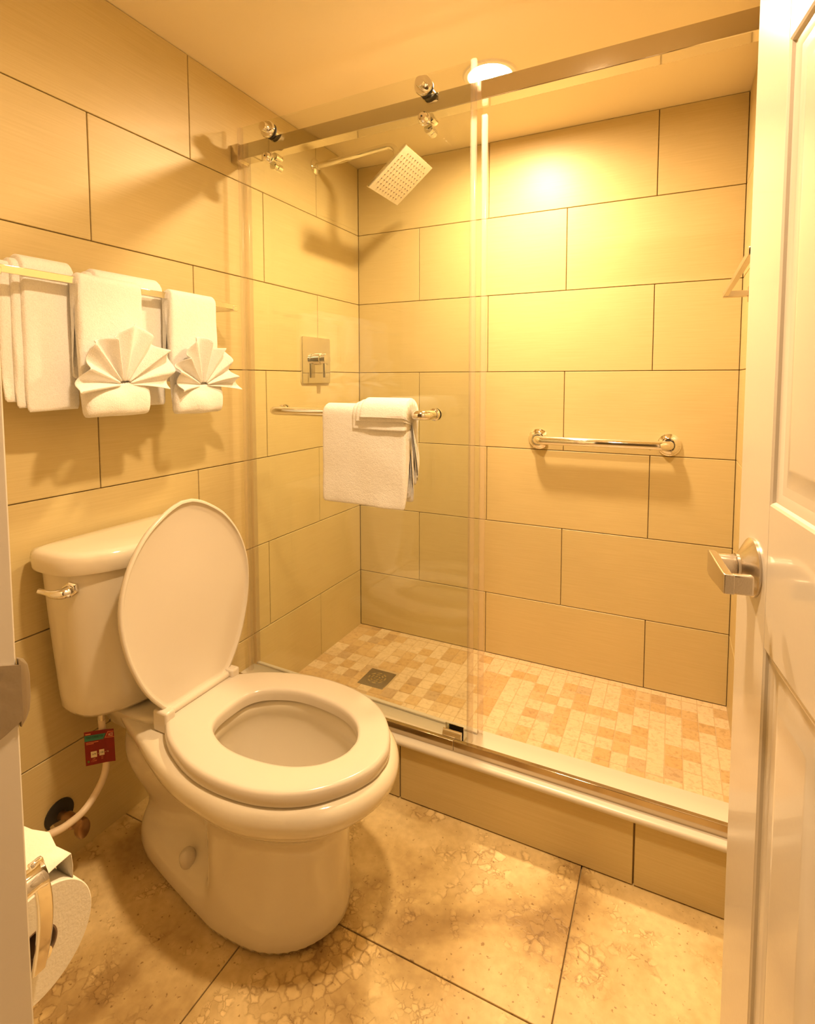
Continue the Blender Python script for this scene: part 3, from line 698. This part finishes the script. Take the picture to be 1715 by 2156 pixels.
# ------------------------------------------------------------------ shut-off valve and supply line
vy, vz = -1.365, 0.108
t = thing('shutoff_valve', (0.0, vy, vz), 'tarnished shut-off valve with dark escutcheon low on the wall behind the toilet', 'valve')
MB().lathe((0.0006, vy, vz), (1, 0, 0), [(0.034, 0), (0.033, 0.003), (0.022, 0.007), (0.012, 0.009)], 32).build('escutcheon', 'black', t)
MB().lathe((0.006, vy, vz), (1, 0, 0), [(0.011, 0), (0.011, 0.022), (0.015, 0.024), (0.015, 0.052), (0.010, 0.055), (0.010, 0.072)], 20).build('stem', 'copper', t)
MB().lathe((0.044, vy + 0.002, vz), (0, -1, 0.15), [(0.009, 0), (0.009, 0.022), (0.012, 0.024), (0.012, 0.042), (0.007, 0.044)], 6).build('outlet_nut', 'brushed', t)
kb = MB()
rg = []
for h, k in ((0, .6), (.004, 1.0), (.012, 1.05), (.018, 0.95), (.021, 0.6)):
    rg.append([V(0.076 + h, vy + math.cos(2 * PI * j / 28) * 0.015 * k, vz - 0.002 + math.sin(2 * PI * j / 28) * 0.023 * k) for j in range(28)])
kb.loft(rg).build('handle', 'copper', t)
t = thing('supply_line', (0.1, -1.319, 0.375), 'pale flexible toilet supply hose with a red hang tag', 'supply hose')
hpth = cr([(0.100, -1.319, 0.352), (0.101, -1.317, 0.31), (0.104, -1.312, 0.255), (0.108, -1.325, 0.205), (0.116, -1.372, 0.170), (0.120, -1.420, 0.166), (0.110, -1.452, 0.166), (0.085, -1.458, 0.145), (0.060, -1.440, 0.122), (0.048, -1.409, 0.113)], 6, False)
MB().tube(hpth, 0.0078, 14).build('hose', 'hose', t)
MB().lathe((0.100, -1.319, 0.378), (0, 0, -1), [(0.018, 0), (0.018, 0.010), (0.014, 0.013), (0.010, 0.014), (0.010, 0.020)], 10).build('tank_nut', 'white', t)
MB().lathe((0.100, -1.319, 0.360), (0, 0, -1), [(0.0085, 0), (0.0085, 0.018)], 12).build('ferrule', 'brushed', t)
# hang tag wrapped round the hose
TO = V(0.1145, -1.367, 0.343); TU = V(0.002, 0.066, -0.029); TV = V(0.001, 0.001, -0.080); TN = TU.cross(TV).normalized()
if TN.x < 0: TN = -TN
W_ = TU.length; H_ = TV.length; tu = TU.normalized(); tv = TV.normalized()
def TP(a, b, h=0.0): return TO + TU * a + TV * b + TN * (h + 0.004 * max(0, a - 0.72) / 0.28 - 0.004)
tg = MB(); NU = 14
for h0, h1 in ((0.0, 0.0006),):
    top = [[TP(i / NU, j / 4, h0) for i in range(NU + 1)] for j in range(5)]
    bot = [[TP(i / NU, j / 4, h1) for i in range(NU + 1)] for j in range(5)]
    for grid in (top, bot):
        tg.add([p for row in grid for p in row], [(j * (NU + 1) + i, j * (NU + 1) + i + 1, (j + 1) * (NU + 1) + i + 1, (j + 1) * (NU + 1) + i) for j in range(4) for i in range(NU)])
tago = tg.build('hang_tag', 'red', t, smooth=0); tag(tago, 'red card tag printed with a teal band')
def patch(name, mat, pts, h):
    MB().add([TP(a, b, h) for a, b in pts] , [tuple(range(len(pts)))]).build(name, mat, tago, smooth=0)
patch('print_band', 'teal', [(0.0, 0.11), (0.36, 0.11), (0.735, 0.11), (0.64, 0.28), (0.3, 0.28), (0.0, 0.28)], 0.0009)
patch('print_field', 'redd', [(0.80, 0.07), (0.97, 0.07), (0.99, 0.235), (0.72, 0.235)], 0.0009)
for a0, b0, a1, b1 in ((0.80, 0.07, 0.98, 0.07), (0.72, 0.24, 1.0, 0.24), (0.80, 0.07, 0.69, 0.26)):
    d_ = Vector((a1 - a0, b1 - b0)).normalized(); n_ = Vector((-d_.y, d_.x)) * 0.008
    patch('print_line', 'orange', [(a0 + n_.x, b0 + n_.y), (a1 + n_.x, b1 + n_.y), (a1 - n_.x, b1 - n_.y), (a0 - n_.x, b0 - n_.y)], 0.0012)
patch('print_square', 'white', [(0.18, 0.60), (0.39, 0.60), (0.39, 0.78), (0.18, 0.78)], 0.0009)
patch('print_square', 'white', [(0.47, 0.58), (0.65, 0.58), (0.65, 0.76), (0.47, 0.76)], 0.0009)
patch('print_dot', 'green', [(0.09 + 0.035 * math.cos(k * PI / 5), 0.885 + 0.035 * math.sin(k * PI / 5)) for k in range(10)], 0.0009)
def text(s, mat, a, b, hgt, wid=None, h=0.0013, it=0.0):
    cu = bpy.data.curves.new('print', 'FONT'); cu.body = s; cu.size = 1.0; cu.shear = it
    tm = bpy.data.objects.new('print', cu); COL.objects.link(tm)
    me = bpy.data.meshes.new_from_object(tm.evaluated_get(bpy.context.evaluated_depsgraph_get()))
    bpy.data.objects.remove(tm)
    mxx = max(v.co.x for v in me.vertices); mny = 0.0; mxy = max(v.co.y for v in me.vertices)
    sy = hgt / mxy; sx = (wid / mxx) if wid else sy * H_ / W_
    m = MB(); m.add([TP(a + v.co.x * sx, b - v.co.y * sy, h) for v in me.vertices], [tuple(p.vertices) for p in me.polygons])
    bpy.data.meshes.remove(me)
    m.build('lettering', mat, tago, smooth=0)
patch('print_line', 'orange', [(0.03, 0.055), (0.21, 0.055), (0.21, 0.085), (0.03, 0.085)], 0.0012)
for b_, w_ in ((0.315, 0.42), (0.355, 0.26)):
    patch('print_line', 'orange', [(0.04, b_), (0.04 + w_, b_), (0.04 + w_, b_ + 0.018), (0.04, b_ + 0.018)], 0.0012)
text('TOILET CONNECTOR', 'ink', 0.03, 0.205, 0.065, 0.60)
text('ACE', 'white', 0.80, 0.205, 0.095, 0.16, it=0.3)
text('x', 'white', 0.415, 0.70, 0.035, 0.03); text('x 16', 'white', 0.67, 0.69, 0.05, 0.12)
text('3/8"', 'orange', 0.22, 0.845, 0.045, 0.12); text('COMP', 'orange', 0.18, 0.905, 0.045, 0.19)
text('7/8"', 'orange', 0.51, 0.815, 0.04, 0.10); text('BC', 'orange', 0.53, 0.87, 0.04, 0.07)
text('3/8', 'ink', 0.21, 0.70, 0.04, 0.14); text('7/8', 'ink', 0.50, 0.69, 0.04, 0.11)

# ------------------------------------------------------------------ towels
def nz3(p, s, seed=0.0): return noise.noise(Vector((p.x * s + seed, p.y * s + seed * 1.7, p.z * s - seed)))
def drape(m, mp, u0, u1, T, r_in, fl, bl, seed, nu=18, flare=0.0, wob=0.004, skew=0.0, rnd=True):
    """hanging folded cloth. mp(u, p, q): u along the rail, p out from the rail axis, q up from it"""
    rr = r_in + T / 2; c = []
    nb_, nf = 6, 9
    for k in range(nb_): c.append((-rr, -bl + bl * k / nb_))
    for k in range(9): a = PI - PI * k / 8; c.append((rr * math.cos(a), rr * math.sin(a)))
    for k in range(1, nf + 1): c.append((rr, -fl * k / nf))
    C = [Vector(p) for p in c]; n = len(C); o_, i_ = [], []
    for k in range(n):
        tg_ = (C[min(k + 1, n - 1)] - C[max(k - 1, 0)]).normalized(); nm = Vector((-tg_.y, tg_.x))
        o_.append(C[k] + nm * T / 2); i_.append(C[k] - nm * T / 2)
    loop = o_ + [C[-1] + Vector((0, -T * 0.35))] + i_[::-1] + [C[0] + Vector((0, -T * 0.35))]
    rings = []
    for j in range(nu + 1):
        tt = j / nu; e = min(tt, 1 - tt) * (u1 - u0)
        k = 1.0 if not rnd else min(1.0, 0.55 + e / 0.012 * 0.45)
        rg = []
        for q in loop:
            down = max(0.0, -q.y) / max(fl, 1e-6)
            uu = u0 + (u1 - u0) * tt + flare * (tt - 0.5) * 2 * down + skew * down
            ctr = C[0] if q.x < 0 else C[-1]
            pp = ctr.x + (q.x - ctr.x) * k if abs(q.x) > r_in and q.y < 0 else q.x
            P = mp(uu, pp, q.y)
            d = nz3(P, 14, seed) * wob * (0.35 + down)
            P2 = mp(uu + nz3(P, 11, seed + 5) * wob * 0.5, pp + d, q.y + nz3(P, 9, seed + 9) * wob * 0.6 * (1 if q.y < 0 else .3))
            rg.append(P2)
        rings.append(rg)
    m.loft(rings)
RX, RZ = 0.113, 1.353          # front rail
BX, BZ = 0.056, 1.366          # rear rail
def mrack(u_, p, q): return V(RX + p, u_, RZ + q)
def mrear(u_, p, q): return V(BX + p, u_, BZ + q)
t = thing('towel_rack', (0.0, -1.18, RZ), 'double square chrome towel rail loaded with white towels above the toilet', 'towel rail')
MB().box((RX - 0.005, -1.512, RZ - 0.008), (RX + 0.005, -0.868, RZ + 0.008)).build('rail', 'chrome', t, bevel=0.001)
MB().box((BX - 0.005, -1.500, BZ - 0.008), (BX + 0.005, -0.880, BZ + 0.008)).build('rail', 'chrome', t, bevel=0.001)
for y in (-1.500, -0.880):
    pl = MB().box((0.0006, y - 0.021, RZ - 0.023), (0.011, y + 0.021, RZ + 0.023)).build('mounting_plate', 'chrome', t, bevel=0.002)
    MB().box((0.010, y - 0.009, RZ - 0.012), (RX + 0.006, y + 0.009, RZ + 0.003)).build('arm', 'chrome', pl, bevel=0.0015)
BT = 'bath towels folded over the rail'
def bath(y0, y1, seed, label, fl=0.285):
    m = MB()
    drape(m, mrear, y0 - 0.034, y1 - 0.004, 0.0065, 0.0085, fl - 0.020, fl - 0.06, seed, wob=0.004)
    drape(m, mrear, y0 - 0.015, y1 - 0.002, 0.0070, 0.0160, fl - 0.008, fl - 0.05, seed + 2, wob=0.005)
    drape(m, mrear, y0, y1, 0.0085, 0.0240, fl, fl - 0.04, seed + 4, wob=0.005)
    o = m.build('bath_towel', 'terry', None, smooth=80, sub=1, loc=(BX, (y0 + y1) / 2, BZ - fl))
    return tag(o, label, 'towel', BT)
bath(-1.440, -1.330, 3.1, 'folded white bath towel hanging at the left end of the rail, no washcloth fan', 0.292)
bath(-1.285, -1.100, 8.3, 'folded white bath towel on the rail, mostly hidden behind a hand towel with a fan', 0.290)
HT = 'hand towels with washcloth fans'
def hand(y0, y1, seed, label, fl):
    T = 0.0095; rin = 0.0095
    m2 = MB()
    drape(m2, mrack, y0, y1, T, rin, fl, fl - 0.07, seed, flare=0.003, wob=0.005)
    o = m2.build('hand_towel', 'terry', None, smooth=80, sub=1, loc=(RX, (y0 + y1) / 2, RZ - fl)); tag(o, label, 'towel', HT)
    xf = RX + rin + T
    # turned-up cuff that holds the washcloth
    rings = []
    for j in range(15):
        tt = j / 14; y = y0 - 0.002 + (y1 - y0 + 0.004) * tt; k = min(1, 0.72 + min(tt, 1 - tt) * 4)
        zt = RZ - fl + 0.060 + 0.003 * math.sin(tt * 9); zb = RZ - fl - 0.016
        prof = [(0.000, zt), (0.008, zt + 0.003), (0.013, zt - 0.003), (0.013, zt - 0.012), (0.017, zt - 0.018), (0.022 * (0.95 + 0.12 * math.sin(tt * 7 + seed)), zt - 0.036), (0.019, zb + 0.012), (0.012, zb + 0.001), (0.0, zb - 0.003), (-0.010, zb), (-0.012, zb + 0.02), (-0.004, zt - 0.02)]
        rg = []
        for p, z in prof:
            P = V(xf + p * k, y, z); P.x += nz3(P, 22, seed) * 0.004; P.z += nz3(P, 15, seed + 3) * 0.003; rg.append(P)
        rings.append(rg)
    MB().loft(rings).build('cuff', 'terry', o, smooth=80, sub=1)
    return xf
x1 = hand(-1.352, -1.196, 12.0, 'white hand towel with tucked washcloth fan, left of the pair on the rail', 0.280)
x2 = hand(-1.118, -0.962, 17.0, 'white hand towel with tucked washcloth fan, nearest the shower glass', 0.286)
def fan(yc, zc, x0, R, seed, label, a0=-98, a1=92, pleats=8):
    m = MB(); NA = pleats * 6; NRr = 9; gv = []
    for i in range(NRr + 1):
        q = i / NRr; rad = 0.014 + (R - 0.014) * q; row = []
        for j in range(NA + 1):
            tt = j / NA; ph = tt * pleats
            a = math.radians(a0 + (a1 - a0) * tt)
            tri = math.sin(ph * 2 * PI + 0.6) 
            amp = (0.003 + 0.013 * q) * (1 + 0.3 * math.sin(tt * 17 + seed))
            rl = rad * (1 + 0.09 * math.sin(tt * 23 + seed) * q + 0.05 * math.sin(tt * 9 + seed) * q) * (1.0 - 0.10 * abs(math.sin(a)) * q)
            sag = -0.006 * q * q * abs(math.sin(a)) ** 3
            wave = 0.06 * math.cos(ph * 2 * PI) * q
            row.append(V(x0 + 0.004 + 0.022 * q + amp * tri, yc + rl * math.sin(a + wave * 0.5) * 0.92, zc + rl * math.cos(a + wave * 0.5) * 0.98 + sag + 0.006 * abs(math.sin(a))))
        gv.append(row)
    m.add([p for row in gv for p in row], [(i * (NA + 1) + j, i * (NA + 1) + j + 1, (i + 1) * (NA + 1) + j + 1, (i + 1) * (NA + 1) + j) for i in range(NRr) for j in range(NA)])
    o = m.build('washcloth_fan', 'terry', None, smooth=80, loc=(x0, yc, zc), solid=0.0035, sub=1)
    tag(o, label, 'washcloth', 'washcloths pleated into fans')
fan(-1.258, RZ - 0.232, x1 + 0.006, 0.140, 1.3, 'white washcloth pleated into a fan on the left hand towel')
fan(-1.028, RZ - 0.236, x2 + 0.006, 0.128, 4.1, 'white washcloth pleated into a fan on the hand towel nearest the shower')
# towel on the door bar
def ybar(x): return dl(x) - 0.004 - off
def mdoor(u_, p, q): return V(u_, ybar(u_) - p, HZ + q)
m = MB()
drape(m, mdoor, 0.418, 0.672, 0.0045, 0.0128, 0.222, 0.212, 31.0, wob=0.002)
drape(m, mdoor, 0.416, 0.677, 0.0045, 0.0180, 0.232, 0.222, 33.0, wob=0.002)
drape(m, mdoor, 0.412, 0.680, 0.0055, 0.0232, 0.243, 0.232, 35.0, nu=24, wob=0.004)
o = m.build('hand_towel', 'terry', None, smooth=80, sub=1, loc=(0.546, ybar(0.546), HZ - 0.243)); tag(o, 'white towel folded over the chrome bar of the sliding glass door', 'towel')
m = MB()
drape(m, mdoor, 0.516, 0.682, 0.0042, 0.0300, 0.038, 0.19, 41.0, wob=0.004)
drape(m, mdoor, 0.530, 0.684, 0.0042, 0.0360, 0.016, 0.18, 43.0, wob=0.004)
drape(m, mdoor, 0.546, 0.686, 0.0042, 0.0420, 0.006, 0.17, 45.0, wob=0.003)
m.build('folded_corner', 'terry', o, smooth=80, sub=1)

# ------------------------------------------------------------------ toilet paper and holder
ry, rz = -1.786, 0.535
t = thing('toilet_paper_roll', (0.65, ry, rz - 0.06), 'white toilet paper roll with a loose sheet on its wall holder', 'toilet paper')
MB().lathe((0.598, ry, rz), (1, 0, 0), [(0.021, 0), (0.059, 0.0), (0.060, 0.001), (0.060, 0.099), (0.059, 0.100), (0.021, 0.100)], 64, False, False).build('paper', 'paper', t)
MB().lathe((0.597, ry, rz), (1, 0, 0), [(0.0212, 0), (0.0212, 0.1015), (0.0196, 0.1015), (0.0196, 0)], 40, False, False).build('core', 'card', t)
shp = [(ry - 0.050, rz + 0.036), (ry - 0.036, rz + 0.0500), (ry - 0.014, rz + 0.0615), (ry + 0.008, rz + 0.070), (ry + 0.026, rz + 0.0745), (ry + 0.040, rz + 0.0755), (ry + 0.0415, rz + 0.060), (ry + 0.041, rz + 0.046)]
rows = []
for x in (0.600, 0.625, 0.65, 0.675, 0.697):
    rows.append([V(x, y + (0.004 * math.sin(x * 90) if k > 3 else 0), z + (0.002 * math.sin(x * 60) if k > 3 else 0)) for k, (y, z) in enumerate(shp)])
m = MB(); m.add([p for rw in rows for p in rw], [(i * 8 + j, i * 8 + j + 1, (i + 1) * 8 + j + 1, (i + 1) * 8 + j) for i in range(4) for j in range(7)])
m.build('loose_sheet', 'paper', t, smooth=30, solid=0.0008)
t = thing('toilet_paper_holder', (0.72, YF, rz + 0.1), 'chrome toilet paper holder on the doorway wall', 'paper holder')
MB().lathe((0.728, YF + 0.0006, rz + 0.105), (0, 1, 0), [(0.022, 0), (0.022, 0.006), (0.013, 0.010), (0.011, 0.04), (0.013, 0.046), (0.0, 0.05)], 24, True, False).build('post', 'chrome', t)
st = []
for k in range(11):
    q = k / 10; z = rz + 0.118 - 0.130 * q; y = ry - 0.010 + 0.010 * math.sin(PI * q * 0.9) ; x = 0.722 - 0.010 * q
    w = 0.0068 + 0.001 * math.sin(PI * q)
    st.append([V(x - 0.003, y - w, z), V(x + 0.003, y - w, z), V(x + 0.003, y + w, z), V(x - 0.003, y + w, z)])
MB().loft(st).build('arm', 'chrome', t, bevel=0.002)
MB().lathe((0.712, ry, rz), (-1, 0, 0), [(0.008, 0), (0.008, 0.11), (0.0, 0.112)], 16, True, False).build('spindle', 'chrome', t)

# ------------------------------------------------------------------ bathroom door, open into the room
DF = V(1.375, -1.27, ZF + 0.006); DS = V(0.155, -0.988, 0).normalized(); DN = V(-DS.y * -1, 0, 0)
DN = V(-0.988, -0.155, 0).normalized(); DZ = V(0, 0, 1)
DW, DH, DT = 0.652, 2.02, 0.035
t = thing('door_1', tuple(DF + DS * DW), 'cream six panel door standing open at the right edge', 'door', kind='structure')
def dbox(name, s0, s1, z0, z1, n0, n1, bev=0.0, par=None):
    return MB().fbox(DF, DS, DZ, DN, (s0, z0, n0), (s1, z1, n1)).build(name, 'paint', par or t, bevel=bev, smooth=30)
fz = 0.007
dbox('core', 0.001, DW - 0.001, 0.001, DH - 0.001, -DT + fz, -fz)
ST = 0.112
colx = [(ST, DW / 2 - 0.045), (DW / 2 + 0.045, DW - ST)]
rowz = [(0.22, 0.845), (1.010, 1.515), (1.63, DH - 0.12)]
for a, b in ((0, ST), (DW - ST, DW)):
    dbox('stile', a, b, 0, DH, -DT, 0.0, 0.0015)
zr = [0, 0.22, 0.845, 1.010, 1.515, 1.63, DH - 0.12, DH]
for k in (0, 2, 4, 6):
    dbox('rail', ST, DW - ST, zr[k], zr[k + 1], -DT + 0.0002, -0.0002, 0.0)
for a, b in rowz: dbox('mullion', colx[0][1], colx[1][0], a, b, -DT + 0.0002, -0.0002)
def dpt(s, z, n): return DF + DS * s + DZ * z + DN * n
for a, b in colx:
    for c, d in rowz:
        def rect(i, n): return [dpt(a + i, c + i, n), dpt(b - i, c + i, n), dpt(b - i, d - i, n), dpt(a + i, d - i, n)]
        MB().loft([rect(0, -0.0002), rect(0.003, -0.0015), rect(0.005, -0.0045), rect(0.011, -0.0050), rect(0.016, -0.0072), rect(0.022, -0.0072)], False, False).build('moulding', 'paint', t, smooth=25)
        MB().loft([rect(0.022, -0.0072), rect(0.026, -0.0070), rect(0.044, -0.0022), rect(0.046, -0.0014), rect(0.05, -0.0012)], False, True).build('panel', 'paint', t, smooth=25)
# lever set
LH = thing
ls, lz = 0.062, 0.908 - DF.z
rs = MB().lathe(dpt(ls, lz, 0.0002), DN, [(0.0355, 0), (0.0355, 0.0025), (0.034, 0.004), (0.0165, 0.0155), (0.0155, 0.016), (0.0155, 0.019)], 48).build('lever_handle', 'brushed', t); tag(rs, 'brushed nickel lever handle with cone rose')
MB().lathe(dpt(ls, lz, 0.0185), DN, [(0.0142, 0), (0.0142, 0.0008)], 32).build('gap_shade_ring', 'black', rs)  # black ring painting the shade between rose and hub
MB().lathe(dpt(ls, lz, 0.019), DN, [(0.0136, 0), (0.0140, 0.0005), (0.0140, 0.026), (0.0, 0.0262)], 32, True, False).build('hub', 'brushed', rs)
pd = []
for s_, n0, n1, hh in ((-0.016, 0.040, 0.046, 0.010), (-0.012, 0.0395, 0.0475, 0.0145), (0.0, 0.039, 0.0485, 0.0155), (0.02, 0.039, 0.049, 0.0145), (0.045, 0.039, 0.049, 0.0125), (0.066, 0.039, 0.049, 0.0115), (0.072, 0.037, 0.0485, 0.0113)):
    pd.append([dpt(ls + s_, lz - hh, n0), dpt(ls + s_, lz - hh, n1), dpt(ls + s_, lz + hh, n1), dpt(ls + s_, lz + hh, n0)])
MB().loft(pd).build('lever', 'brushed', rs, bevel=0.0012)
MB().fbox(dpt(ls + 0.067, lz, 0), DS, DZ, DN, (-0.004, -0.0113, 0.018), (0.0045, 0.0113, 0.040)).build('return_tip', 'brushed', rs, bevel=0.002)
MB().lathe(dpt(ls + 0.004, lz - 0.0075, 0.026) + DS * 0.0082, DS, [(0.0018, 0), (0.0018, 0.0006)], 10).build('screw_hole_shade', 'black', rs)  # black disc painting the shade in the set screw recess
MB().fbox(DF, DS, DZ, DN, (-0.0006, lz - 0.028, -0.030), (0.0012, lz + 0.028, -0.006)).build('latch_plate', 'brushed', t)
for z in (0.25, 1.0, 1.78):
    MB().tube([dpt(DW + 0.004, z - 0.045, -DT + 0.002), dpt(DW + 0.004, z + 0.045, -DT + 0.002)], 0.0055, 12).build('hinge', 'brushed', t)
